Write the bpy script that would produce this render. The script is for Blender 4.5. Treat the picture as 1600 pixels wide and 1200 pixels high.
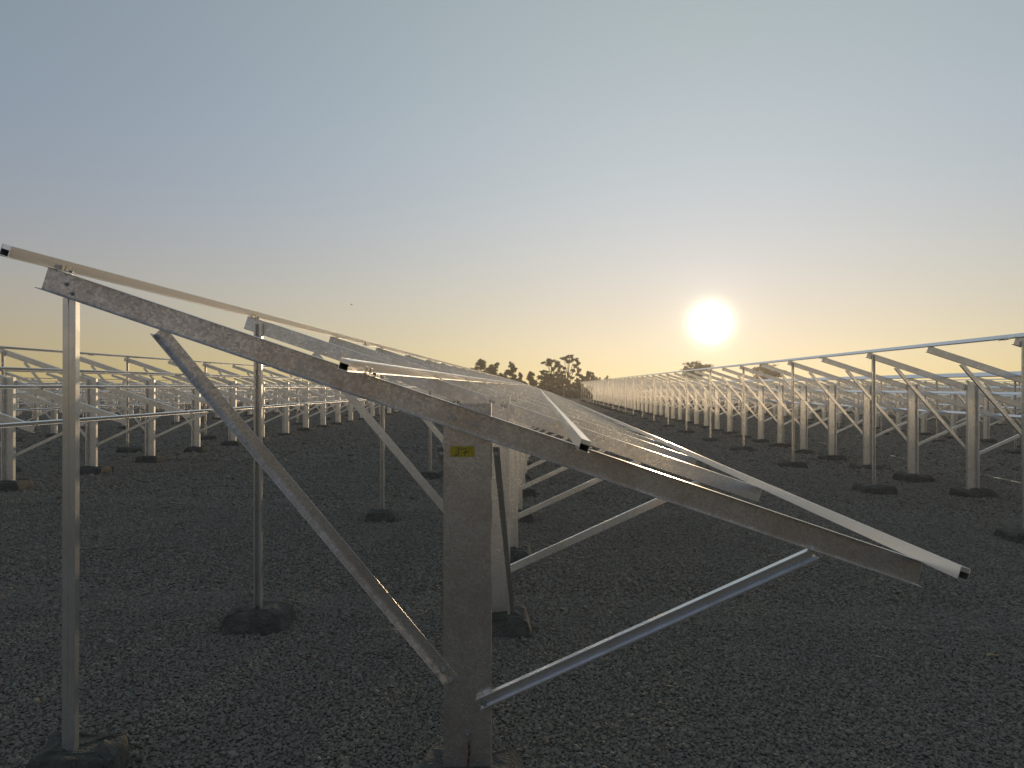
import bpy, bmesh, math, random
import numpy as np
from mathutils import Vector, noise

for o in list(bpy.data.objects):
    bpy.data.objects.remove(o, do_unlink=True)
SC = bpy.context.scene
COL = SC.collection
R = math.radians
random.seed(7)

# ------------------------------------------------------------------ camera
F_PX = 1159.0
cam_d = bpy.data.cameras.new('camera')
cam_d.sensor_width = 36.0
cam_d.lens = 36.0 * F_PX / 1600.0
cam_d.clip_start = 0.05
cam_d.clip_end = 9000
cam = bpy.data.objects.new('camera', cam_d)
COL.objects.link(cam)
cam.location = (0, 0, 1.6)
YAW = math.atan(40 / F_PX)
PIT = math.atan(4 / F_PX)
cam.rotation_euler = (math.pi / 2 + PIT, 0, YAW)
SC.camera = cam

# ------------------------------------------------------------------ sky and sun
SUN_AZ = math.atan(0.2309)          # to the right of the rows' direction (+Y)
SUN_EL = R(4.72)
SUN_DIR = Vector((math.sin(SUN_AZ) * math.cos(SUN_EL), math.cos(SUN_AZ) * math.cos(SUN_EL), math.sin(SUN_EL)))
SKY_STRENGTH = 0.10
w = bpy.data.worlds.new('World')
SC.world = w
w.use_nodes = True
nt = w.node_tree
for n in list(nt.nodes):
    nt.nodes.remove(n)
N, L = nt.nodes, nt.links


def wmath(op, a, b=None, clamp=False):
    n = N.new('ShaderNodeMath')
    n.operation = op
    n.use_clamp = clamp
    for i, v in enumerate((a, b)):
        if v is None:
            continue
        if isinstance(v, (int, float)):
            n.inputs[i].default_value = v
        else:
            L.new(v, n.inputs[i])
    return n.outputs[0]


out = N.new('ShaderNodeOutputWorld')
bg = N.new('ShaderNodeBackground')
sky = N.new('ShaderNodeTexSky')
sky.sky_type = 'NISHITA'
sky.sun_disc = False
sky.sun_elevation = SUN_EL
sky.sun_rotation = SUN_AZ
sky.altitude = 100
sky.air_density = 1.0
sky.dust_density = 0.3
sky.ozone_density = 1.0
# soft film-like response of the sky's own brightness, channel by channel
sep = N.new('ShaderNodeSeparateColor')
L.new(sky.outputs[0], sep.inputs[0])
comb = N.new('ShaderNodeCombineColor')
for i, (gain, gam) in enumerate(((0.345, 0.25), (0.405, 0.25), (0.905, 0.60))):
    v = wmath('MULTIPLY', sep.outputs[i], SKY_STRENGTH)
    v = wmath('POWER', v, gam)
    v = wmath('MULTIPLY', v, gain / SKY_STRENGTH)
    L.new(v, comb.inputs[i])
# glow of the air round the sun: exp(-(angle / width)^2), in real directions
tc = N.new('ShaderNodeTexCoord')
dt = N.new('ShaderNodeVectorMath')
dt.operation = 'DOT_PRODUCT'
L.new(tc.outputs['Generated'], dt.inputs[0])
dt.inputs[1].default_value = SUN_DIR
a2 = wmath('MULTIPLY', wmath('SUBTRACT', 1.0, dt.outputs['Value']), 2.0)
# dust low over the horizon, the same all round: warmer and a little less green
sz = N.new('ShaderNodeSeparateXYZ')
L.new(tc.outputs['Generated'], sz.inputs[0])
lowf = wmath('POWER', math.e, wmath('MULTIPLY', wmath('POWER', wmath('ABSOLUTE', sz.outputs[2]), 2.0), -1.0 / math.sin(R(11)) ** 2))
mixh = N.new('ShaderNodeMix')
mixh.data_type = 'RGBA'
mixh.blend_type = 'MULTIPLY'
L.new(lowf, mixh.inputs[0])
L.new(comb.outputs[0], mixh.inputs[6])
mixh.inputs[7].default_value = (1.55, 1.10, 0.67, 1)
acc = mixh.outputs[2]
for width, amount, tint in ((38.0, 1.0, (0.250, 0.270, 0.130)), (3.4, 0.13, (1.0, 0.92, 0.72)), (1.12, 3.2, (1.0, 0.96, 0.72))):
    e = wmath('POWER', math.e, wmath('MULTIPLY', a2, -1.0 / R(width) ** 2))
    vm = N.new('ShaderNodeVectorMath')
    vm.operation = 'MULTIPLY_ADD'
    L.new(e, vm.inputs[0])
    vm.inputs[1].default_value = tuple(c * amount / SKY_STRENGTH for c in tint)
    L.new(acc, vm.inputs[2])
    acc = vm.outputs[0]
L.new(acc, bg.inputs[0])
bg.inputs[1].default_value = SKY_STRENGTH
L.new(bg.outputs[0], out.inputs[0])

sun_d = bpy.data.lights.new('sun', 'SUN')
sun_d.energy = 2.0
sun_d.angle = R(0.5)
sun_d.color = (1.0, 0.72, 0.42)
sun = bpy.data.objects.new('sun', sun_d)
COL.objects.link(sun)
sun.rotation_euler = (-SUN_DIR).to_track_quat('-Z', 'Y').to_euler()
sun.location = (10, 40, 30)

SC.view_settings.view_transform = 'Standard'
SC.view_settings.look = 'None'
SC.view_settings.gamma = 1
SC.view_settings.exposure = 0.0
SC.view_settings.use_curve_mapping = False
SC.render.engine = 'CYCLES'
SC.cycles.max_bounces = 6
SC.cycles.use_denoising = True


# ------------------------------------------------------------------ materials
def new_mat(name):
    m = bpy.data.materials.new(name)
    m.use_nodes = True
    return m, m.node_tree, m.node_tree.nodes['Principled BSDF']


def node(t, kind, **kw):
    n = t.nodes.new(kind)
    for k, v in kw.items():
        if hasattr(n, k):
            setattr(n, k, v)
        else:
            n.inputs[k.replace('_', ' ')].default_value = v
    return n


def ramp(t, fac, stops):
    n = t.nodes.new('ShaderNodeValToRGB')
    el = n.color_ramp.elements
    while len(el) < len(stops):
        el.new(0.5)
    for e, (p, c) in zip(el, stops):
        e.position = p
        e.color = (*c, 1) if len(c) == 3 else c
    t.links.new(fac, n.inputs[0])
    return n.outputs[0]


def obj_coords(t, jitter=True):
    tc = t.nodes.new('ShaderNodeTexCoord')
    if not jitter:
        return tc.outputs['Object']
    oi = t.nodes.new('ShaderNodeObjectInfo')
    mu = node(t, 'ShaderNodeMath', operation='MULTIPLY')
    t.links.new(oi.outputs['Random'], mu.inputs[0])
    mu.inputs[1].default_value = 37.0
    va = node(t, 'ShaderNodeVectorMath', operation='ADD')
    t.links.new(tc.outputs['Object'], va.inputs[0])
    t.links.new(mu.outputs[0], va.inputs[1])
    return va.outputs[0]


def mat_galv(name, lo, hi, r0, r1, spangle=70.0, bump=0.04, patch_tint=(0.55, 0.52, 0.48)):
    m, t, p = new_mat(name)
    co = obj_coords(t)
    vo = node(t, 'ShaderNodeTexVoronoi', Scale=spangle)
    t.links.new(co, vo.inputs['Vector'])
    no = node(t, 'ShaderNodeTexNoise', Scale=9.0, Detail=6.0, Roughness=0.65)
    t.links.new(co, no.inputs['Vector'])
    nf = node(t, 'ShaderNodeTexNoise', Scale=110.0, Detail=3.0, Roughness=0.6)
    t.links.new(co, nf.inputs['Vector'])
    sep = t.nodes.new('ShaderNodeSeparateColor')
    t.links.new(vo.outputs['Color'], sep.inputs[0])
    a = node(t, 'ShaderNodeMath', operation='MULTIPLY')
    t.links.new(sep.outputs[0], a.inputs[0]); a.inputs[1].default_value = 0.34
    b = node(t, 'ShaderNodeMath', operation='MULTIPLY')
    t.links.new(no.outputs[0], b.inputs[0]); b.inputs[1].default_value = 0.42
    c = node(t, 'ShaderNodeMath', operation='ADD')
    t.links.new(a.outputs[0], c.inputs[0]); t.links.new(b.outputs[0], c.inputs[1])
    d = node(t, 'ShaderNodeMath', operation='MULTIPLY_ADD')
    t.links.new(nf.outputs[0], d.inputs[0]); d.inputs[1].default_value = 0.5
    t.links.new(c.outputs[0], d.inputs[2])
    col = ramp(t, d.outputs[0], [(0.36, lo), (0.62, tuple((x + y) / 2 for x, y in zip(lo, hi))), (0.85, hi)])
    # brownish tint in loose, uneven patches
    st = node(t, 'ShaderNodeTexNoise', Scale=3.2, Detail=9.0, Roughness=0.72, Distortion=0.6)
    t.links.new(co, st.inputs['Vector'])
    sf = ramp(t, st.outputs[0], [(0.50, (0, 0, 0)), (0.72, (0.75, 0.75, 0.75))])
    mx = node(t, 'ShaderNodeMix', data_type='RGBA')
    t.links.new(sf, mx.inputs[0]); t.links.new(col, mx.inputs[6])
    mx.inputs[7].default_value = (*patch_tint, 1)
    t.links.new(mx.outputs[2], p.inputs['Base Color'])
    rr = ramp(t, d.outputs[0], [(0.35, (r1, r1, r1)), (0.85, (r0, r0, r0))])
    t.links.new(rr, p.inputs['Roughness'])
    p.inputs['Metallic'].default_value = 0.80
    bp = node(t, 'ShaderNodeBump', Strength=bump, Distance=0.002)
    t.links.new(d.outputs[0], bp.inputs['Height'])
    t.links.new(bp.outputs[0], p.inputs['Normal'])
    return m


M_GALV = mat_galv('galvanized_steel', (0.66, 0.66, 0.65), (0.86, 0.86, 0.845), 0.26, 0.37, bump=0.04)
M_GALV_BROWN = mat_galv('brownish_galvanized_steel', (0.41, 0.38, 0.35), (0.71, 0.675, 0.64), 0.25, 0.36, 100.0, bump=0.05, patch_tint=(0.42, 0.345, 0.285))  # darker, browner copy of the steel, for the end frame only
M_GALV_SM = mat_galv('galvanized_strip', (0.64, 0.64, 0.64), (0.74, 0.74, 0.74), 0.22, 0.28, 18.0, bump=0.01)


def mat_alu():
    m, t, p = new_mat('aluminium')
    co = obj_coords(t)
    mp = node(t, 'ShaderNodeMapping')
    mp.inputs['Scale'].default_value = (90, 0.5, 90)
    t.links.new(co, mp.inputs[0])
    no = node(t, 'ShaderNodeTexNoise', Scale=1.0, Detail=4.0)
    t.links.new(mp.outputs[0], no.inputs['Vector'])
    col = ramp(t, no.outputs[0], [(0.3, (0.86, 0.86, 0.86)), (0.7, (0.91, 0.91, 0.90))])
    t.links.new(col, p.inputs['Base Color'])
    rr = ramp(t, no.outputs[0], [(0.3, (0.27, 0.27, 0.27)), (0.7, (0.23, 0.23, 0.23))])
    t.links.new(rr, p.inputs['Roughness'])
    p.inputs['Metallic'].default_value = 0.9
    return m


M_ALU = mat_alu()


def mat_plain(name, col, rough=0.6, metal=0.0):
    m, t, p = new_mat(name)
    co = obj_coords(t)
    no = node(t, 'ShaderNodeTexNoise', Scale=25.0, Detail=4.0)
    t.links.new(co, no.inputs['Vector'])
    c = ramp(t, no.outputs[0], [(0.3, tuple(x * 0.75 for x in col)), (0.7, tuple(min(1, x * 1.2) for x in col))])
    t.links.new(c, p.inputs['Base Color'])
    p.inputs['Roughness'].default_value = rough
    p.inputs['Metallic'].default_value = metal
    return m


M_BOLT = mat_plain('zinc_bolt', (0.45, 0.46, 0.47), 0.35, 0.9)
M_TAPE = mat_plain('yellow_tape', (0.42, 0.33, 0.015), 0.45)
M_INK = mat_plain('black_marker', (0.012, 0.012, 0.012), 0.6)
M_WIRE = mat_plain('red_brown_wire', (0.11, 0.035, 0.02), 0.5)
M_PIPE = mat_plain('pale_pipe', (0.42, 0.40, 0.36), 0.6)
M_BIRD = mat_plain('dark_feathers', (0.05, 0.05, 0.05), 0.8)
M_STRAW = mat_plain('dry_stalk', (0.42, 0.33, 0.20), 0.8)


def mat_concrete():
    m, t, p = new_mat('rough_concrete')
    co = obj_coords(t)
    n1 = node(t, 'ShaderNodeTexNoise', Scale=14.0, Detail=8.0, Roughness=0.7)
    n2 = node(t, 'ShaderNodeTexVoronoi', Scale=60.0)
    t.links.new(co, n1.inputs['Vector']); t.links.new(co, n2.inputs['Vector'])
    c = ramp(t, n1.outputs[0], [(0.3, (0.045, 0.045, 0.044)), (0.55, (0.092, 0.09, 0.085)), (0.8, (0.18, 0.17, 0.15))])
    t.links.new(c, p.inputs['Base Color'])
    p.inputs['Roughness'].default_value = 0.95
    b = node(t, 'ShaderNodeBump', Strength=0.7, Distance=0.012)
    ad = node(t, 'ShaderNodeMath', operation='ADD')
    t.links.new(n1.outputs[0], ad.inputs[0]); t.links.new(n2.outputs['Distance'], ad.inputs[1])
    t.links.new(ad.outputs[0], b.inputs['Height'])
    t.links.new(b.outputs[0], p.inputs['Normal'])
    return m


M_CONC = mat_concrete()


def mat_ground():
    m, t, p = new_mat('gravel_ground')
    tc = t.nodes.new('ShaderNodeTexCoord')
    co = tc.outputs['Object']
    v = node(t, 'ShaderNodeTexVoronoi', Scale=42.0)
    t.links.new(co, v.inputs['Vector'])
    n1 = node(t, 'ShaderNodeTexNoise', Scale=0.35, Detail=6.0, Roughness=0.6)
    t.links.new(co, n1.inputs['Vector'])
    n2 = node(t, 'ShaderNodeTexNoise', Scale=6.0, Detail=8.0, Roughness=0.75)
    t.links.new(co, n2.inputs['Vector'])
    sep = t.nodes.new('ShaderNodeSeparateColor')
    t.links.new(v.outputs['Color'], sep.inputs[0])
    a = node(t, 'ShaderNodeMath', operation='MULTIPLY_ADD')
    t.links.new(sep.outputs[0], a.inputs[0]); a.inputs[1].default_value = 0.45
    m2 = node(t, 'ShaderNodeMath', operation='MULTIPLY')
    t.links.new(n2.outputs[0], m2.inputs[0]); m2.inputs[1].default_value = 0.6
    t.links.new(m2.outputs[0], a.inputs[2])
    c = ramp(t, a.outputs[0], [(0.15, (0.078, 0.071, 0.065)), (0.45, (0.135, 0.122, 0.112)), (0.75, (0.21, 0.19, 0.17))])
    c2 = ramp(t, n1.outputs[0], [(0.35, (0.80, 0.80, 0.82)), (0.65, (1.12, 1.06, 1.0))])
    mx = node(t, 'ShaderNodeMix', data_type='RGBA', blend_type='MULTIPLY')
    mx.inputs[0].default_value = 1.0
    t.links.new(c, mx.inputs[6]); t.links.new(c2, mx.inputs[7])
    t.links.new(mx.outputs[2], p.inputs['Base Color'])
    p.inputs['Roughness'].default_value = 0.95
    p.inputs['Specular IOR Level'].default_value = 0.2
    b = node(t, 'ShaderNodeBump', Strength=0.9, Distance=0.012, invert=True)
    t.links.new(v.outputs['Distance'], b.inputs['Height'])
    t.links.new(b.outputs[0], p.inputs['Normal'])
    return m


M_GROUND = mat_ground()


def mat_stone():
    m, t, p = new_mat('gravel_stone')
    oi = t.nodes.new('ShaderNodeObjectInfo')
    c = ramp(t, oi.outputs['Random'], [(0.0, (0.150, 0.135, 0.120)), (0.3, (0.212, 0.190, 0.168)), (0.6, (0.228, 0.216, 0.206)),
                                      (0.8, (0.250, 0.21, 0.175)), (0.94, (0.25, 0.235, 0.215)), (1.0, (0.29, 0.27, 0.24))])
    tc = t.nodes.new('ShaderNodeTexCoord')
    no = node(t, 'ShaderNodeTexNoise', Scale=2.0, Detail=4.0)
    t.links.new(tc.outputs['Object'], no.inputs['Vector'])
    c2 = ramp(t, no.outputs[0], [(0.3, (0.7, 0.7, 0.7)), (0.7, (1.2, 1.2, 1.2))])
    mx = node(t, 'ShaderNodeMix', data_type='RGBA', blend_type='MULTIPLY')
    mx.inputs[0].default_value = 1.0
    t.links.new(c, mx.inputs[6]); t.links.new(c2, mx.inputs[7])
    t.links.new(mx.outputs[2], p.inputs['Base Color'])
    p.inputs['Roughness'].default_value = 0.85
    p.inputs['Specular IOR Level'].default_value = 0.25
    return m


M_STONE = mat_stone()


def mat_leaf(name, col, trans=0.35):
    m, t, p = new_mat(name)
    geo = t.nodes.new('ShaderNodeNewGeometry')
    c = ramp(t, geo.outputs['Random Per Island'], [(0.0, tuple(x * 0.6 for x in col)), (1.0, tuple(x * 1.5 for x in col))])
    t.links.new(c, p.inputs['Base Color'])
    p.inputs['Roughness'].default_value = 0.7
    tr = t.nodes.new('ShaderNodeBsdfTranslucent')
    t.links.new(c, tr.inputs[0])
    mx = t.nodes.new('ShaderNodeMixShader')
    mx.inputs[0].default_value = trans
    t.links.new(p.outputs[0], mx.inputs[1]); t.links.new(tr.outputs[0], mx.inputs[2])
    t.links.new(mx.outputs[0], t.nodes['Material Output'].inputs[0])
    return m


M_LEAF = mat_leaf('eucalyptus_leaves', (0.115, 0.105, 0.045), 0.5)
M_SHRUB = mat_leaf('dry_hedge_leaves', (0.10, 0.08, 0.045), 0.4)
M_BARK = mat_plain('bark', (0.12, 0.095, 0.07), 0.9)

# ------------------------------------------------------------------ helpers
ORD = ['first', 'second', 'third', 'fourth', 'fifth', 'sixth', 'seventh', 'eighth', 'ninth', 'tenth', 'eleventh', 'twelfth',
       'thirteenth', 'fourteenth', 'fifteenth', 'sixteenth', 'seventeenth', 'eighteenth', 'nineteenth']
TENS = {2: 'twent', 3: 'thirt', 4: 'fort', 5: 'fift'}


def ordinal(n):
    if n <= 19:
        return ORD[n - 1]
    if n % 10 == 0:
        return TENS[n // 10] + 'ieth'
    return TENS[n // 10] + 'y-' + ORD[n % 10 - 1]


def link(name, mesh, parent=None, loc=(0, 0, 0)):
    o = bpy.data.objects.new(name, mesh)
    COL.objects.link(o)
    o.location = loc
    if parent is not None:
        o.parent = parent
    return o


def tag(o, label=None, category=None, group=None, kind=None):
    if label: o['label'] = label
    if category: o['category'] = category
    if group: o['group'] = group
    if kind: o['kind'] = kind
    return o


def mesh_from(bm, name, mat, smooth=False):
    bmesh.ops.recalc_face_normals(bm, faces=bm.faces)
    me = bpy.data.meshes.new(name)
    bm.to_mesh(me)
    bm.free()
    me.materials.append(mat)
    if smooth:
        for p in me.polygons:
            p.use_smooth = True
    return me


def prism(bm, prof, A, B, udir, vdir):
    """extrude the closed 2D outline prof from A to B"""
    A, B, udir, vdir = Vector(A), Vector(B), Vector(udir), Vector(vdir)
    a = [bm.verts.new(A + udir * u + vdir * v) for u, v in prof]
    b = [bm.verts.new(B + udir * u + vdir * v) for u, v in prof]
    n = len(prof)
    bm.faces.new(a[::-1]); bm.faces.new(b)
    for i in range(n):
        j = (i + 1) % n
        bm.faces.new((a[i], a[j], b[j], b[i]))


def box(bm, lo, hi):
    prism(bm, [(lo[0], lo[2]), (hi[0], lo[2]), (hi[0], hi[2]), (lo[0], hi[2])], (0, lo[1], 0), (0, hi[1], 0), (1, 0, 0), (0, 0, 1))


def c_prof(h, b, t, s, lip=0.0):
    """C section: web along u at v = 0, flanges towards v = s*b"""
    k = h / 2
    if lip:
        return [(-k, 0), (k, 0), (k, s * b), (k - lip, s * b), (k - lip, s * (b - t)), (k - t, s * (b - t)), (k - t, s * t),
                (-k + t, s * t), (-k + t, s * (b - t)), (-k + lip, s * (b - t)), (-k + lip, s * b), (-k, s * b)]
    return [(-k, 0), (k, 0), (k, s * b), (k - t, s * b), (k - t, s * t), (-k + t, s * t), (-k + t, s * b), (-k, s * b)]


def rib_prof(h, b, t, s, lip):
    p = c_prof(h, b, t, s, lip)
    return [p[0], (-0.001, 0), (0.002, s * 0.0035), (0.005, 0)] + p[1:7] + [(0.006, s * t), (0.002, s * (t + 0.0035)), (-0.002, s * t)] + p[7:]


def member(name, mat, prof, A, B, y, soften=0.0):
    """a straight section lying in a frame's plane, from (x, z) to (x, z)"""
    A3, B3 = Vector((A[0], y, A[1])), Vector((B[0], y, B[1]))
    d = (B3 - A3).normalized()
    u = Vector((-d.z, 0, d.x))
    bm = bmesh.new()
    prism(bm, prof, A3, B3, u, (0, 1, 0))
    if soften:
        bmesh.ops.recalc_face_normals(bm, faces=bm.faces)
        ed = [e for e in bm.edges if abs((e.verts[0].co - e.verts[1].co).normalized().dot(d)) > 0.99]
        bmesh.ops.bevel(bm, geom=ed, offset=soften, segments=2, profile=0.5, affect='EDGES', clamp_overlap=True)
    return mesh_from(bm, name, mat)


def cyl(bm, p0, p1, r0, r1=None, seg=8):
    r1 = r0 if r1 is None else r1
    p0, p1 = Vector(p0), Vector(p1)
    d = (p1 - p0).normalized()
    x = d.orthogonal().normalized()
    y = d.cross(x)
    a = [bm.verts.new(p0 + (x * math.cos(k * 2 * math.pi / seg) + y * math.sin(k * 2 * math.pi / seg)) * r0) for k in range(seg)]
    b = [bm.verts.new(p1 + (x * math.cos(k * 2 * math.pi / seg) + y * math.sin(k * 2 * math.pi / seg)) * r1) for k in range(seg)]
    bm.faces.new(a[::-1]); bm.faces.new(b)
    for k in range(seg):
        j = (k + 1) % seg
        bm.faces.new((a[k], a[j], b[j], b[k]))


def tube(bm, pts, r, seg=6):
    for p, q in zip(pts[:-1], pts[1:]):
        cyl(bm, p, q, r, r, seg)


# ------------------------------------------------------------------ ground
GX = [-4000, -60, -25, -17, -8.3, -2.5, 0, 3, 7.6, 16.3, 24.5, 40, 4000]
GZ = [-0.42, -0.42, -0.25, -0.14, -0.03, -0.11, -0.13, -0.18, -0.33, -0.43, -0.50, -0.54, -0.54]


def ground_base(x):
    for i in range(len(GX) - 1):
        if x <= GX[i + 1]:
            f = (x - GX[i]) / (GX[i + 1] - GX[i])
            f = f * f * (3 - 2 * f)
            return GZ[i] * (1 - f) + GZ[i + 1] * f
    return GZ[-1]


def ground_z(x, y):
    z = ground_base(x)
    if abs(x) < 40 and y < 115:
        z += 0.018 * noise.noise(Vector((x * 0.8, y * 0.8, 0.0))) + 0.010 * noise.noise(Vector((x * 2.6, y * 2.6, 5.0)))
    return z


def make_ground():
    xs = sorted(set([-4000, -1500, -600, -250, -120, -80, 4000, 1500, 600, 250, 120, 80] + [x * 0.25 for x in range(-32, 33)]
                    + [8 + k * 1.0 for k in range(1, 48)] + [-8 - k * 1.0 for k in range(1, 48)]))
    ys = sorted(set([-200, -60, -20, -8, -3] + [k * 0.25 for k in range(0, 60)] + [15 + k * 1.0 for k in range(0, 40)]
                    + [55 + k * 4 for k in range(0, 20)] + [140, 170, 220, 320, 600, 1200, 2500, 5000, 8000]))
    v = [(x, y, ground_z(x, y)) for y in ys for x in xs]
    nx = len(xs)
    f = [(j * nx + i, j * nx + i + 1, (j + 1) * nx + i + 1, (j + 1) * nx + i) for j in range(len(ys) - 1) for i in range(nx - 1)]
    me = bpy.data.meshes.new('ground')
    me.from_pydata(v, [], f)
    me.materials.append(M_GROUND)
    for p in me.polygons:
        p.use_smooth = True
    tag(link('ground', me), kind='structure')


make_ground()

# ------------------------------------------------------------------ support frames (local x across the row, y along it)
SLOPE = (0.886 - 2.11) / (1.576 + 2.077)
HI, LO = Vector((-2.077, 2.11)), Vector((1.576, 0.886))
RD = (LO - HI).normalized()            # down the slope
RN = Vector((-RD.y, RD.x))             # away from the ground


def top_z(x):
    return HI.y + (x - HI.x) * SLOPE


def rafter_axis():
    o = RN * -0.05
    return HI + o, LO + o


POST_X, PROP_X, POST_TOP = -0.294, -1.994, 1.530


def frame_meshes(s):
    """s = -1: the end frame, sections turned towards the camera; s = +1: all the others, mirrored"""
    e = 0.0012
    soft = 0.0012
    g = {}
    mp = M_GALV_BROWN if s < 0 else M_GALV
    A, B = rafter_axis()
    # the post stands on the other side of the rafter's web
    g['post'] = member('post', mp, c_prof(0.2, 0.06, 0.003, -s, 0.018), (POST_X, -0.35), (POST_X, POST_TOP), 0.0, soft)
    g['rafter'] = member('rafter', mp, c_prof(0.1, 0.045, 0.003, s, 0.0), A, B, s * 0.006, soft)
    # braces: butt under the rafter, run onto the post's web
    def brace(x_post, z_post, x_raft):
        zt = top_z(x_raft) - 0.1 / abs(RN.y) - 0.006
        return (x_post, z_post), (x_raft, zt)
    p, q = brace(-0.355, 0.375, -1.60)
    bw, bf, bt = 0.028, 0.040, 0.0025     # angle: web plus one flange along its lower edge
    angle = [(-bw, 0), (bw, 0), (bw, s * bt), (-bw + bt, s * bt), (-bw + bt, s * bf), (-bw, s * bf)]
    g['brace_high'] = member('brace_high', M_GALV_BROWN if s < 0 else M_GALV, angle, q, p, s * e, 0.0009)
    p, q = brace(-0.245, 0.285, 1.135)
    g['brace_low'] = member('brace_low', M_GALV_SM if s < 0 else M_GALV, c_prof(0.05, 0.032, 0.0025, s, 0.008), p, q, s * e, 0.0009)
    zt = top_z(PROP_X) - (0.104 if s < 0 else 0.03)
    g['prop'] = member('prop', M_GALV_SM, rib_prof(0.056, 0.032, 0.0025, -s, 0.010), (PROP_X, -0.35), (PROP_X, zt), s * 0.0, soft)
    return g


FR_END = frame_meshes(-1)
FR = frame_meshes(1)


def footing_mesh(k, dark=True):
    """a lump of concrete cast against the gravel: crooked block with broken rim"""
    rnd = random.Random(100 + k)
    bm = bmesh.new()
    n = 14
    w, d, h = rnd.uniform(0.165, 0.195), rnd.uniform(0.15, 0.18), rnd.uniform(0.10, 0.135)
    rings = []
    sk = (rnd.uniform(-.02, .02), rnd.uniform(-.02, .02))
    for q, (sc, z) in enumerate(((1.16, -0.12), (1.10, 0.01), (1.0, h * 0.75), (0.88, h), (0.5, h * 1.06))):
        ring = []
        for i in range(n):
            a = 2 * math.pi * i / n
            ca, sa = math.cos(a), math.sin(a)
            p = 0.13
            x = math.copysign(abs(ca) ** p, ca) * w * sc
            y = math.copysign(abs(sa) ** p, sa) * d * sc
            jx, jy, jz = (rnd.uniform(-1, 1) for _ in range(3))
            ring.append(bm.verts.new((x + jx * .012 + sk[0] * z / h, y + jy * .012 + sk[1] * z / h, z + jz * (0.014 if q > 1 else 0))))
        rings.append(ring)
    for r0, r1 in zip(rings[:-1], rings[1:]):
        for i in range(n):
            j = (i + 1) % n
            bm.faces.new((r0[i], r0[j], r1[j], r1[i]))
    bm.faces.new(rings[-1])
    bm.faces.new(rings[0][::-1])
    bmesh.ops.bevel(bm, geom=[e for e in bm.edges if e.calc_length() > 0.03 and abs(e.verts[0].co.z - e.verts[1].co.z) < 0.03 and e.verts[0].co.z > 0.05],
                    offset=0.006, segments=1, affect='EDGES')
    return mesh_from(bm, 'footing', M_CONC)


FOOT = [footing_mesh(k) for k in range(6)]


def bolt_mesh():
    bm = bmesh.new()
    cyl(bm, (0, 0, 0), (0, -0.002, 0), 0.0105, 0.0105, 14)
    cyl(bm, (0, -0.002, 0), (0, -0.010, 0), 0.0078, 0.0074, 6)
    cyl(bm, (0, -0.010, 0), (0, -0.015, 0), 0.0038, 0.0032, 8)
    return mesh_from(bm, 'bolt', M_BOLT)


BOLT = bolt_mesh()


def make_frame(x, y, za, parts, prop, label, group, rnd, fsize=1.0):
    zg = ground_z(x + POST_X, y)
    root = link('support_frame', None, loc=(x, y, zg))
    tag(root, label, 'support frame', group)
    off = za - zg
    o = link('post', parts['post'], root, (0, 0, off))
    link('rafter', parts['rafter'], root, (0, 0, off))
    link('brace', parts['brace_high'], root, (0, 0, off))
    link('brace', parts['brace_low'], root, (0, 0, off))
    f = link('footing', FOOT[rnd.randrange(6)], root, (POST_X + rnd.uniform(-.03, .05), rnd.uniform(-.02, .03), 0))
    f.rotation_euler = (rnd.uniform(-.05, .05), rnd.uniform(-.05, .05), rnd.choice((0, math.pi)) + rnd.uniform(-.15, .15))
    f.scale = (fsize, fsize, rnd.uniform(0.95, 1.2))
    if prop:
        link('prop_post', parts['prop'], root, (0, 0, off))
        f = link('footing', FOOT[rnd.randrange(6)], root, (PROP_X + rnd.uniform(-.03, .03), rnd.uniform(-.03, .03), ground_z(x + PROP_X, y) - zg))
        f.rotation_euler = (rnd.uniform(-.05, .05), rnd.uniform(-.05, .05), rnd.choice((0, math.pi)) + rnd.uniform(-.2, .2))
        f.scale = (fsize, fsize, rnd.uniform(0.95, 1.2))
    return root


# rows: name words, x offset, height offset, first frame's y, spacing, number of frames, parity of the frames with a prop post
ROWS = [
    dict(words='the middle row', where='from the near end of', dx=0.0, a=0.0, y0=3.09, sp=2.13, n=48, par=1, rail0=2.77),
    dict(words='the first row right of the middle', where='visible from the front in', dx=7.90, a=0.10, y0=7.15, sp=2.05, n=47, par=1, rail0=5.2),
    dict(words='the first row left of the middle', where='visible from the front in', dx=-8.0, a=0.215, y0=9.27, sp=2.13, n=45, par=0, rail0=6.0),
    dict(words='the second row right of the middle', where='visible from the front in', dx=16.1, a=-0.10, y0=18.2, sp=2.13, n=40, par=0, rail0=15.0),
    dict(words='the second row left of the middle', where='visible from the front in', dx=-16.1, a=0.02, y0=18.3, sp=2.13, n=40, par=1, rail0=15.0),
    dict(words='the third row right of the middle', where='visible from the front in', dx=24.9, a=-0.16, y0=29.7, sp=2.13, n=35, par=1, rail0=25.0),
    dict(words='the third row left of the middle', where='visible from the front in', dx=-24.2, a=-0.08, y0=29.1, sp=2.13, n=35, par=0, rail0=25.0),
]
RAIL_X = [-2.045, -0.735, 0.168, 1.553]
RAIL_WORDS = ['highest', 'second highest', 'second lowest', 'lowest']
END_FRAME = None
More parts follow.
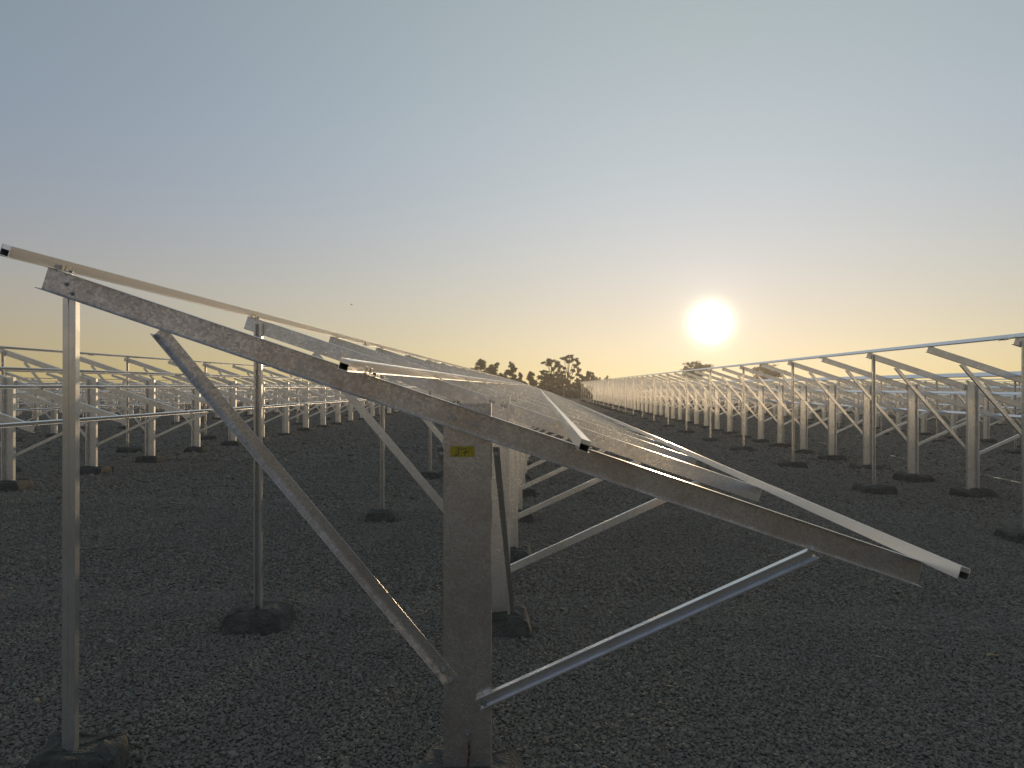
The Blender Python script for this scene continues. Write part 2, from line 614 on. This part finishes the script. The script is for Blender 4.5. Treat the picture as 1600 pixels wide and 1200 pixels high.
for ri, row in enumerate(ROWS):
    rnd = random.Random(50 + ri)
    for k in range(row['n']):
        y = row['y0'] + k * row['sp'] + (rnd.uniform(-.03, .03) if k else 0)
        prop = (k % 2 == row['par']) or (ri == 0 and k == 0)
        if ri == 0 and k == 0:
            lab = "nearest galvanized support frame, at the middle row's near end, with yellow tape on its post"
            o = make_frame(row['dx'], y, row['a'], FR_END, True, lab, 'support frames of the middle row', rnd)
            fs = [c for c in o.children if c.name.startswith('footing')]
            fs[0].location = (POST_X + 0.0, 0.03, 0.0); fs[0].scale = (1.1, 1.0, 1.12)
            fs[1].location = (PROP_X - 0.01, 0.06, 0.0); fs[1].scale = (0.9, 0.85, 1.4); fs[1].rotation_euler = (0.05, 0.08, 0.25)
            END_FRAME = o
        else:
            lab = 'galvanized support frame, ' + ordinal(k + 1) + ' ' + row['where'] + ' ' + row['words']
            o = make_frame(row['dx'], y, row['a'], FR, prop, lab, 'support frames of ' + row['words'], rnd, 1.05 if ri == 0 else (1.45 if ri == 1 else 1.25))
            if ri == 0 and k < 7:
                for bx_, bz_ in ((-0.335, 1.497), (-0.312, 1.489), (-0.252, 1.466), (-0.229, 1.458)):
                    link('bolt', BOLT, o, (bx_, -0.0032, bz_ + row['a'] - o.location.z))

# ------------------------------------------------------------------ rails
TU = Vector((RD.x, 0, RD.y))
TN = Vector((RN.x, 0, RN.y))


def rail_mesh(y0, y1):
    """extruded rail: hollow lower chamber, closed upper chamber, small lips at the foot"""
    bm = bmesh.new()

    def wall(u0, u1, n0, n1, s0=0.0, s1=0.0):
        prism(bm, [(u0, n0), (u1, n0), (u1, n1), (u0, n1)], (0, y0 + s0, 0), (0, y1 - s1, 0), TU, TN)
    wall(-0.019, -0.0165, -0.004, 0.044)
    wall(0.0165, 0.019, 0.0, 0.044)
    wall(-0.0165, 0.0165, 0.041, 0.0435)
    wall(-0.0165, 0.0165, 0.0265, 0.0408, 0.001, 0.001)
    wall(-0.0165, 0.0165, 0.0, 0.0022)
    wall(0.0192, 0.026, 0.0003, 0.0025)
    return mesh_from(bm, 'rail', M_ALU)


def splice_mesh():
    bm = bmesh.new()
    for u0, u1 in ((-0.0225, -0.0192), (0.0263, 0.0290)):
        prism(bm, [(u0, 0.004), (u1, 0.004), (u1, 0.034), (u0, 0.034)], (0, -0.10, 0), (0, 0.10, 0), TU, TN)
    prism(bm, [(-0.0225, -0.0075), (0.0290, -0.0075), (0.0290, -0.0045), (-0.0225, -0.0045)], (0, -0.10, 0), (0, 0.10, 0), TU, TN)
    for y in (-0.06, 0.06):
        cyl(bm, Vector((0, y, 0)) + TN * -0.0075, Vector((0, y, 0)) + TN * -0.03, 0.005, 0.005, 6)
    return mesh_from(bm, 'splice', M_ALU)


def clamp_mesh():
    bm = bmesh.new()
    prism(bm, [(0.0265, 0.0012), (0.060, 0.0012), (0.060, 0.0045), (0.0300, 0.0045), (0.0300, 0.026), (0.0265, 0.026)],
          (0, 0.006, 0), (0, 0.040, 0), TU, TN)
    c = Vector((0, 0.023, 0)) + TU * 0.046
    cyl(bm, c + TN * 0.0045, c + TN * 0.012, 0.0085, 0.0085, 6)
    return mesh_from(bm, 'clamp', M_BOLT)


SPLICE, CLAMP = splice_mesh(), clamp_mesh()
Y_END = 103.9
for ri, row in enumerate(ROWS):
    for q, rx in enumerate(RAIL_X):
        me = rail_mesh(row['rail0'] - row['y0'], Y_END - row['y0'])
        z = top_z(rx) + row['a'] + 0.0015
        o = link('mounting_rail', me, None, (row['dx'] + rx, row['y0'], z))
        tag(o, RAIL_WORDS[q] + ' of the four aluminium rails laid on ' + row['words'], 'rail', 'rails laid on the support frames')
        if ri < 3:
            ys = 8.75 + q * 1.35 + ri * 0.8
            while ys < 42:
                if ys > row['rail0'] + 0.3:
                    link('splice', SPLICE, o, (0, ys - row['y0'], 0))
                ys += 6.0
            for k in range(8):
                link('clamp', CLAMP, o, (0, k * row['sp'], 0))

# ------------------------------------------------------------------ what only the end frame has
off = -END_FRAME.location.z
yF = 0.0
for x, z in ((-0.371, 1.503), (-0.347, 1.496), (-0.276, 1.471), (-0.252, 1.468)):
    link('bolt', BOLT, END_FRAME, (x, -0.0092, z - 0.028 + off))
for x, z in ((-0.395, 0.415), (-0.362, 0.372), (-0.225, 0.285)):
    link('bolt', BOLT, END_FRAME, (x, -0.0040, z + off)).scale = (1.25, 1.25, 1.25)
for x, z in ((-2.0, 2.035), (-1.975, 1.995)):
    link('bolt', BOLT, END_FRAME, (x, -0.0092, z + off))

# yellow tape with the hand written J7
bm = bmesh.new()
nx = 10
rows_ = []
for zz in (0.0, 0.045):
    rows_.append([bm.verts.new((0.102 * i / nx, -0.0008 - 0.0006 * math.sin(i * 1.7) ** 2, zz + 0.0006 * math.sin(i * 2.3 + zz * 90))) for i in range(nx + 1)])
for i in range(nx):
    bm.faces.new((rows_[0][i], rows_[0][i + 1], rows_[1][i + 1], rows_[1][i]))
ext = bmesh.ops.extrude_face_region(bm, geom=list(bm.faces))
for v in [e for e in ext['geom'] if isinstance(e, bmesh.types.BMVert)]:
    v.co.y += 0.0005
tape = link('tape_label', mesh_from(bm, 'tape_label', M_TAPE), END_FRAME, (-0.365, -0.0001, 1.306 + off))
tape['label'] = 'yellow tape with J7 written by hand'


def strokes(polys, r):
    bm = bmesh.new()
    for pts in polys:
        P = [Vector((x, 0, z)) for x, z in pts]
        side = []
        for i, p in enumerate(P):
            d = (P[min(i + 1, len(P) - 1)] - P[max(i - 1, 0)]).normalized()
            s = Vector((-d.z, 0, d.x)) * r
            side.append((bm.verts.new(p + s), bm.verts.new(p - s)))
        for (a, b), (c, d) in zip(side[:-1], side[1:]):
            bm.faces.new((a, b, d, c))
    ext = bmesh.ops.extrude_face_region(bm, geom=list(bm.faces))
    for v in [e for e in ext['geom'] if isinstance(e, bmesh.types.BMVert)]:
        v.co.y -= 0.0003
    return mesh_from(bm, 'lettering', M_INK)


J = [(0.0345, 0.0375), (0.0345, 0.028), (0.0342, 0.020), (0.033, 0.013), (0.0305, 0.009), (0.025, 0.0065), (0.0175, 0.0045)]
S7 = [(0.0425, 0.0305), (0.050, 0.0330), (0.0575, 0.0340), (0.0665, 0.0345), (0.0655, 0.028), (0.0635, 0.019), (0.0615, 0.011), (0.0605, 0.0045)]
BAR = [(0.0535, 0.0190), (0.063, 0.0205), (0.0715, 0.0215), (0.078, 0.0225)]
link('lettering', strokes([J, S7, BAR], 0.0015), tape, (0, -0.0016, 0))

# earth lug with its red-brown wire at the foot of the post
bm = bmesh.new()
cyl(bm, (0, 0, 0), (0, -0.0025, 0), 0.016, 0.016, 18)
cyl(bm, (0, -0.0025, 0), (0, -0.010, 0), 0.010, 0.0095, 6)
cyl(bm, (0, -0.010, 0), (0, -0.017, 0), 0.005, 0.0045, 8)
box(bm, (-0.001, -0.0055, -0.032), (0.007, -0.0028, -0.008))
lug = link('earth_lug', mesh_from(bm, 'earth_lug', M_BOLT), END_FRAME, (-0.290, -0.0002, 0.150 + off))
bm = bmesh.new()
tube(bm, [(0.003, -0.006, -0.028), (0.005, -0.010, -0.05), (0.006, -0.014, -0.08), (0.002, -0.018, -0.11), (-0.004, -0.03, -0.15), (-0.006, -0.05, -0.20)], 0.0042, 7)
link('earth_wire', mesh_from(bm, 'earth_wire', M_WIRE, True), lug)

# two steep angle struts from the top of the end post to the foot of the second post
for x, s in ((-0.411, -1), (-0.177, 1)):
    A, B = Vector((x, 0.03, 1.345 + off)), Vector((x, 2.07, 0.03 + off))
    d = (B - A).normalized()
    n = Vector((0, -d.z, d.y))
    bm = bmesh.new()
    prism(bm, [(-0.012, 0), (0.016, 0), (0.016, 0.003), (-0.009, 0.003), (-0.009, 0.038), (-0.012, 0.038)] if s > 0 else
          [(0.012, 0), (-0.016, 0), (-0.016, 0.003), (0.009, 0.003), (0.009, 0.038), (0.012, 0.038)], A, B, (1, 0, 0), n)
    link('strut', mesh_from(bm, 'strut', M_GALV), END_FRAME)
    link('bolt', BOLT, END_FRAME, tuple(A + d * 0.05 + n * -0.001 + Vector((0, -0.002, 0))))

# ------------------------------------------------------------------ rows too far off to count: one mass
bm = bmesh.new()


def bar(A, B, hw, hd):
    A, B = Vector(A), Vector(B)
    d = (B - A).normalized()
    u = Vector((-d.z, 0, d.x)) if abs(d.y) < 0.9 else Vector((1, 0, 0))
    v = d.cross(u)
    prism(bm, [(-hw, -hd), (hw, -hd), (hw, hd), (-hw, hd)], A, B, u, v)


for dx, a, y0 in ((33.2, -.2, 40), (41.5, -.25, 52), (49.8, -.3, 63), (58.1, -.32, 73), (-32.3, -.14, 39), (-40.4, -.2, 50), (-48.5, -.25, 61), (-56.6, -.3, 70), (-64.7, -.32, 79)):
    zg = ground_base(dx)
    y = y0
    k = 0
    while y < 103:
        A, B = HI + RN * -0.05, LO + RN * -0.05
        bar((dx + A.x, y, A.y + a), (dx + B.x, y, B.y + a), 0.05, 0.022)
        bar((dx + POST_X, y - .03, zg - .2), (dx + POST_X, y - .03, POST_TOP + a), 0.1, 0.03)
        bar((dx - .355, y, .375 + a), (dx - 1.6, y, 1.84 + a), 0.03, 0.015)
        bar((dx - .245, y, .285 + a), (dx + 1.135, y, .92 + a), 0.025, 0.015)
        if k % 2 == 0:
            bar((dx + PROP_X, y, zg - .2), (dx + PROP_X, y, 2.05 + a), 0.029, 0.022)
        y += 2.13
        k += 1
    for rx in RAIL_X:
        c = Vector((dx + rx, 0, top_z(rx) + a + 0.001))
        prism(bm, [(-0.019, 0), (0.026, 0), (0.019, 0.044), (-0.019, 0.044)], c + Vector((0, y0 - 2, 0)), c + Vector((0, Y_END, 0)), TU, TN)
tag(link('distant_frames', mesh_from(bm, 'distant_frames', M_GALV)), 'far rows of galvanized mounting frames merging at the horizon', 'frames', kind='stuff')

# ------------------------------------------------------------------ trees on the horizon


def px_x(px, y):
    """x of a picture column at distance y along the rows"""
    return y * math.tan(math.atan((px - 800) / F_PX) - YAW)


def leaf_cloud(verts, faces, rnd, c, r, n, size):
    for _ in range(n):
        p = Vector((rnd.gauss(0, .5), rnd.gauss(0, .5), rnd.gauss(0, .5)))
        q = Vector((c[0] + p.x * r[0], c[1] + p.y * r[1], c[2] + p.z * r[2]))
        a = Vector((rnd.gauss(0, 1), rnd.gauss(0, 1), rnd.gauss(0, 1))).normalized()
        b = a.orthogonal().normalized()
        s = size * rnd.uniform(0.5, 1.3)
        i = len(verts)
        verts += [q + a * s, q + b * s * 0.55, q - a * s, q - b * s * 0.55]
        faces.append((i, i + 1, i + 2, i + 3))


def make_tree(name, x, y, h, clumps, label, group, seed, trunk_r=0.16, leaf=0.15, mat=M_LEAF, dens=110, cat='tree'):
    """clumps: (dx, dz as a share of height, radius x, radius z) in metres"""
    rnd = random.Random(seed)
    zg = ground_z(x, y)
    root = link(name, None, loc=(x, y, zg))
    tag(root, label, cat, group)
    bm = bmesh.new()
    tops = []
    zt = h * 0.9
    pts = [Vector((0, 0, -0.2))]
    for k in range(1, 7):
        pts.append(Vector((rnd.uniform(-.12, .12) * k / 3, rnd.uniform(-.12, .12) * k / 3, zt * k / 6)))
    for k in range(6):
        cyl(bm, pts[k], pts[k + 1], trunk_r * (1 - k / 6.6), trunk_r * (1 - (k + 1) / 6.6), 7)
    verts, faces = [], []
    for dx, dz, rx, rz in clumps:
        c = Vector((dx, rnd.uniform(-.5, .5) * rx, dz * h))
        b = pts[max(0, min(5, int((dz - 0.22) * 6)))]
        mid = b.lerp(c, 0.55) + Vector((0, 0, -0.25))
        cyl(bm, b, mid, trunk_r * 0.38, trunk_r * 0.25, 5)
        cyl(bm, mid, c, trunk_r * 0.25, trunk_r * 0.08, 5)
        m = max(7, int(rx * rz * 15))
        for _ in range(m):
            o = Vector((rnd.uniform(-.8, .8) * rx, rnd.uniform(-.8, .8) * rx, rnd.uniform(-.8, .8) * rz))
            rr = rnd.uniform(0.22, 0.5)
            leaf_cloud(verts, faces, rnd, c + o, (rx * rr, rx * rr, rz * rr), int(dens * (0.3 + rx * rz * 0.30)), leaf)
    link('trunk', mesh_from(bm, 'trunk', M_BARK), root)
    me = bpy.data.meshes.new('crown')
    me.from_pydata([tuple(v) for v in verts], [], faces)
    me.materials.append(mat)
    link('crown', me, root)
    return root


def gen_clumps(rnd, h, spread, low, n, cone=False):
    out = []
    for k in range(n):
        f = low + (1 - low) * (k + 0.5) / n * 0.95
        wdt = spread * ((1.05 - f) * 1.3 if cone else math.sin(math.pi * (0.15 + 0.8 * (f - low) / (1 - low))) ** 0.7)
        out.append((rnd.uniform(-.65, .65) * wdt, f, max(.5, wdt * rnd.uniform(.5, .75)), max(.5, h * 0.09 * rnd.uniform(.8, 1.3))))
    return out


GT = 'gum trees beyond the far ends of the rows'
S135 = 135.0 / F_PX        # metres per picture pixel at 135 m


def tree_at(px, py_top, width_px, label, seed, low=0.3, n=12, cone=False, y=135.0, name='gum_tree', clumps=None, **kw):
    s = y / F_PX
    x = px_x(px, y)
    h = 1.6 + (604 - py_top) * s - ground_base(x)
    rnd = random.Random(seed)
    cl = clumps(s, h) if clumps else gen_clumps(rnd, h, width_px * s * 0.85, low, n, cone)
    return make_tree(name, x, y, h, cl, label, GT, seed, **kw)


tree_at(751, 562, 20, 'leftmost dark tree rising behind the middle row', 11, 0.25, 12)
tree_at(774, 567, 22, 'round dark tree, second from left behind the middle row', 12, 0.15, 13)
tree_at(789, 578, 11, 'small dark tree between two taller ones behind the middle row', 13, 0.2, 8)
tree_at(800, 566, 17, 'narrow pointed dark tree, tallest of those left of the big gum trees', 14, 0.1, 14, True)
tree_at(812, 583, 13, 'short dark tree right of the narrow pointed one', 15, 0.15, 8)
tree_at(829, 581, 19, 'low pointed tree standing alone left of the big gum trees', 16, 0.1, 11, True)


def big_left(s, h):
    z = lambda py: (1.6 + (604 - py) * s) / h
    return [((dx) * s, z(py), rx * s, rz * s) for dx, py, rx, rz in
            ((-8, 563.5, 7, 3), (1, 562, 8, 3.2), (9, 566, 6, 3), (-3, 568, 5, 2.4), (12, 573, 7, 4), (4, 576, 4, 3), (16, 579, 6, 4), (9, 583, 5, 3), (2, 588, 4, 3))]


def big_right(s, h):
    z = lambda py: (1.6 + (604 - py) * s) / h
    return [((dx) * s, z(py), rx * s, rz * s) for dx, py, rx, rz in
            ((-7, 558, 6, 3.2), (1, 555.5, 7, 3), (9, 559, 7, 3.4), (-2, 562, 8, 3), (14, 565, 5, 4), (11, 570, 5, 2.6), (17, 576, 4, 5), (8, 577, 4, 2.4),
             (15, 583, 4, 2.5), (-6, 574, 3, 2.4), (4, 588, 5, 2.5), (13, 592, 6, 3), (-3, 594, 5, 3), (7, 599, 8, 4), (15, 601, 6, 4))]


tree_at(861, 559, 34, 'tall open-crowned gum tree, left of the two tallest on the horizon', 21, y=137, clumps=big_left, trunk_r=0.2, dens=130)
tree_at(888, 552, 36, 'tallest gum tree on the horizon, with bare trunk and open crown', 22, y=135, clumps=big_right, trunk_r=0.22, dens=130)
tree_at(855, 578, 24, 'dense dark tree below the left of the two tallest gum trees', 23, 0.05, 15, y=131)
tree_at(872, 585, 22, 'low dark bushy tree between the two tallest gum trees', 24, 0.05, 14, y=129)
tree_at(909, 584, 12, 'small dark tree right of the tallest gum tree, beside the right row end', 25, 0.1, 9)
tree_at(919, 580, 9, 'slim pointed tree just right of the tallest gum tree', 26, 0.1, 10, True)
tree_at(925, 583, 8, 'slim lower tree at the far end of the right row', 27, 0.1, 9, True)
tree_at(932, 589, 8, 'faint small tree peeping over the far end of the right row', 28, 0.2, 6, y=150)
tree_at(948, 588, 7, 'tiny distant tree top above the right row', 29, 0.3, 6, y=170)
tree_at(1085, 566, 27, 'broad tree crown behind the right row, straight below the sun', 30, 0.5, 9, y=175, dens=70)
tree_at(1196, 571, 32, 'broad tree crown behind the right row, right of the sun', 31, 0.5, 11, y=175, dens=70)

# low scrub along the end of the field
rs = random.Random(5)
verts, faces = [], []
for k in range(170):
    px = rs.uniform(690, 960)
    y = rs.uniform(118, 127)
    x = px_x(px, y)
    h = rs.uniform(0.5, 1.9)
    leaf_cloud(verts, faces, rs, (x, y, ground_base(x) + h * 0.5), (rs.uniform(.6, 1.3), .8, h * 0.55), 70, 0.2)
me = bpy.data.meshes.new('scrub')
me.from_pydata([tuple(v) for v in verts], [], faces)
me.materials.append(M_SHRUB)
tag(link('scrub', me), 'low dry scrub along the far edge of the gravel field', 'scrub', kind='stuff')

# slim grey pole at the field's edge
bm = bmesh.new()
cyl(bm, (0, 0, -0.3), (0, 0, 2.1), 0.06, 0.05, 8)
cyl(bm, (0, 0, 2.1), (0, 0, 2.16), 0.075, 0.05, 8)
tag(link('boundary_post', mesh_from(bm, 'boundary_post', M_PIPE), loc=(px_x(881, 112), 112, ground_z(px_x(881, 112), 112))),
    'slim pale post at the edge of the field below the tallest gum tree', 'post')

# ------------------------------------------------------------------ gravel stones near the camera


def make_gravel():
    rng = np.random.default_rng(3)

    def scatter(ya, yb, dens):
        pts = []
        yy = ya
        while yy < yb:
            dy = 0.5
            xl, xr = -(0.75 * yy + 1.4), 0.70 * yy + 1.8
            n = int((xr - xl) * dy * dens)
            pts.append(np.stack([rng.uniform(xl, xr, n), rng.uniform(yy, yy + dy, n)], 1))
            yy += dy
        return np.concatenate(pts)
    zones = ((1.6, 6.0, 6000, 0.0072), (5.5, 11.0, 2900, 0.0096), (10.0, 18.0, 1100, 0.0150), (16.0, 30.0, 300, 0.028), (26.0, 52.0, 100, 0.046))
    sets = [scatter(a, b, d) for a, b, d, r in zones]
    P = np.concatenate(sets)
    size = np.concatenate([rng.lognormal(0, 0.28, len(q)) * r for q, (_, _, _, r) in zip(sets, zones)]).clip(0.004, 0.07)
    # height of the ground sheet, sampled on a grid
    gx = np.arange(-43, 43.01, 0.25); gy = np.arange(1, 54.01, 0.25)
    G = np.array([[ground_z(float(a), float(b)) for a in gx] for b in gy])
    ix = (P[:, 0] - gx[0]) / 0.25; iy = (P[:, 1] - gy[0]) / 0.25
    i0 = np.clip(ix.astype(int), 0, len(gx) - 2); j0 = np.clip(iy.astype(int), 0, len(gy) - 2)
    fx = ix - i0; fy = iy - j0
    Z = (G[j0, i0] * (1 - fx) + G[j0, i0 + 1] * fx) * (1 - fy) + (G[j0 + 1, i0] * (1 - fx) + G[j0 + 1, i0 + 1] * fx) * fy
    Z = Z + size * 0.15 + rng.random(len(P)) * 0.7 * size
    me = bpy.data.meshes.new('gravel')
    me.vertices.add(len(P))
    me.vertices.foreach_set('co', np.column_stack([P, Z]).astype(np.float32).ravel())
    at = me.attributes.new('size', 'FLOAT', 'POINT')
    at.data.foreach_set('value', size.astype(np.float32))
    me.materials.append(M_STONE)
    o = link('gravel', me)
    tag(o, 'dark grey gravel covering the ground around the nearest frames', 'gravel', kind='stuff')
    ng = bpy.data.node_groups.new('gravel', 'GeometryNodeTree')
    ng.interface.new_socket('Geometry', in_out='INPUT', socket_type='NodeSocketGeometry')
    ng.interface.new_socket('Geometry', in_out='OUTPUT', socket_type='NodeSocketGeometry')
    gn, gl = ng.nodes, ng.links
    gi, go = gn.new('NodeGroupInput'), gn.new('NodeGroupOutput')
    jn = gn.new('GeometryNodeJoinGeometry')
    for k in range(7):
        ico = gn.new('GeometryNodeMeshIcoSphere')
        ico.inputs['Radius'].default_value = 1.0
        ico.inputs['Subdivisions'].default_value = 2
        pos = gn.new('GeometryNodeInputPosition')
        nz = gn.new('ShaderNodeTexNoise')
        nz.noise_dimensions = '4D'
        nz.inputs['W'].default_value = k * 5.3
        nz.inputs['Scale'].default_value = 0.95
        nz.inputs['Detail'].default_value = 1.0
        gl.new(pos.outputs[0], nz.inputs['Vector'])
        sub = gn.new('ShaderNodeVectorMath'); sub.operation = 'SUBTRACT'
        gl.new(nz.outputs['Color'], sub.inputs[0]); sub.inputs[1].default_value = (0.5, 0.5, 0.5)
        mul = gn.new('ShaderNodeVectorMath'); mul.operation = 'SCALE'
        gl.new(sub.outputs[0], mul.inputs[0]); mul.inputs['Scale'].default_value = 1.7
        sp = gn.new('GeometryNodeSetPosition')
        gl.new(ico.outputs['Mesh'], sp.inputs['Geometry'])
        gl.new(mul.outputs[0], sp.inputs['Offset'])
        sm = gn.new('GeometryNodeSetMaterial')
        sm.inputs['Material'].default_value = M_STONE
        gl.new(sp.outputs[0], sm.inputs[0])
        g2 = gn.new('GeometryNodeGeometryToInstance')
        gl.new(sm.outputs[0], g2.inputs[0])
        gl.new(g2.outputs[0], jn.inputs[0])
    iop = gn.new('GeometryNodeInstanceOnPoints')
    gl.new(gi.outputs[0], iop.inputs['Points'])
    gl.new(jn.outputs[0], iop.inputs['Instance'])
    iop.inputs['Pick Instance'].default_value = True
    ri = gn.new('FunctionNodeRandomValue'); ri.data_type = 'INT'
    ri.inputs[4].default_value = 0; ri.inputs[5].default_value = 6
    gl.new(ri.outputs[2], iop.inputs['Instance Index'])
    rr = gn.new('FunctionNodeRandomValue'); rr.data_type = 'FLOAT_VECTOR'
    rr.inputs[0].default_value = (-0.5, -0.5, 0); rr.inputs[1].default_value = (0.5, 0.5, 6.283)
    er = gn.new('FunctionNodeEulerToRotation')
    gl.new(rr.outputs[0], er.inputs[0]); gl.new(er.outputs[0], iop.inputs['Rotation'])
    rsn = gn.new('FunctionNodeRandomValue'); rsn.data_type = 'FLOAT_VECTOR'
    rsn.inputs[0].default_value = (0.85, 0.75, 0.5); rsn.inputs[1].default_value = (1.35, 1.05, 0.85)
    rsn.inputs['Seed'].default_value = 4
    na = gn.new('GeometryNodeInputNamedAttribute'); na.data_type = 'FLOAT'
    na.inputs['Name'].default_value = 'size'
    vs = gn.new('ShaderNodeVectorMath'); vs.operation = 'SCALE'
    gl.new(rsn.outputs[0], vs.inputs[0]); gl.new(na.outputs[0], vs.inputs['Scale'])
    gl.new(vs.outputs[0], iop.inputs['Scale'])
    gl.new(iop.outputs[0], go.inputs[0])
    md = o.modifiers.new('gravel', 'NODES')
    md.node_group = ng


make_gravel()

# ------------------------------------------------------------------ small things on the ground and in the air
rp = random.Random(9)
pts = []
for k in range(0, 60):
    y = 10 + k * 0.6
    x = 9.7 + 0.10 * math.sin(y * 0.35) - 0.006 * (y - 14)
    pts.append((x, y, ground_z(x, y) + 0.012 + 0.012 * math.sin(y * 1.3)))
bm = bmesh.new()
tube(bm, pts, 0.022, 7)
tag(link('pipe', mesh_from(bm, 'pipe', M_PIPE, True)), 'long pale pipe half buried in the gravel under the right row', 'pipe')

bm = bmesh.new()
tube(bm, [(0, 0, 0.02), (0.03, 0.01, 0.028), (0.055, 0.0, 0.024), (0.085, 0.015, 0.018)], 0.005, 5)
x_, y_ = 2.93, 4.95
tag(link('twig', mesh_from(bm, 'twig', M_STRAW), loc=(2.93, 4.95, ground_z(2.93, 4.95))), 'short pale twig on the gravel right of the lowest rail end', 'twig')

# a bird far off, wings half raised
bm = bmesh.new()
cyl(bm, (-.16, 0, 0), (.02, 0, .01), 0.012, 0.055, 8)
cyl(bm, (.02, 0, .01), (.15, 0, .015), 0.055, 0.03, 8)
cyl(bm, (.15, 0, .015), (.23, 0, .02), 0.03, 0.008, 8)
for s in (-1, 1):
    a = [(.09, s * .03, .03), (-.06, s * .03, .03), (-.05, s * .24, .12), (.08, s * .22, .12), (-.07, s * .42, .10)]
    vv = [bm.verts.new(p) for p in a] + [bm.verts.new((p[0], p[1], p[2] + .012)) for p in a]
    for f in ((0, 1, 2, 3), (3, 2, 4), (5, 8, 7, 6), (8, 9, 7), (0, 5, 6, 1), (1, 6, 7, 2), (2, 7, 9, 4), (4, 9, 8, 3), (3, 8, 5, 0)):
        bm.faces.new([vv[i] for i in f])
yb = 40.0
br = link('bird', mesh_from(bm, 'bird', M_BIRD), loc=(px_x(549, yb), yb, 1.6 + (604 - 475) * yb / F_PX))
br.rotation_euler = (0, 0, 0.7)
br.scale = (0.28, 0.28, 0.28)
tag(br, 'tiny dark bird flying in the clear sky left of the trees', 'bird')

# ------------------------------------------------------------------ haze volume added to imitate glare and lighten far things
m = bpy.data.materials.new('glare_haze')
m.use_nodes = True
t = m.node_tree
for n in list(t.nodes):
    t.nodes.remove(n)
vo = t.nodes.new('ShaderNodeVolumePrincipled')
vo.inputs['Color'].default_value = (0.95, 0.92, 0.88, 1)
vo.inputs['Density'].default_value = 0.0008
vo.inputs['Anisotropy'].default_value = 0.6
mo = t.nodes.new('ShaderNodeOutputMaterial')
t.links.new(vo.outputs[0], mo.inputs['Volume'])
bm = bmesh.new()
box(bm, (-120, -12, -1.6), (120, 185, 11.5))
tag(link('haze', mesh_from(bm, 'haze', m)), 'thin warm haze added over the field in place of glare', 'haze', kind='stuff')
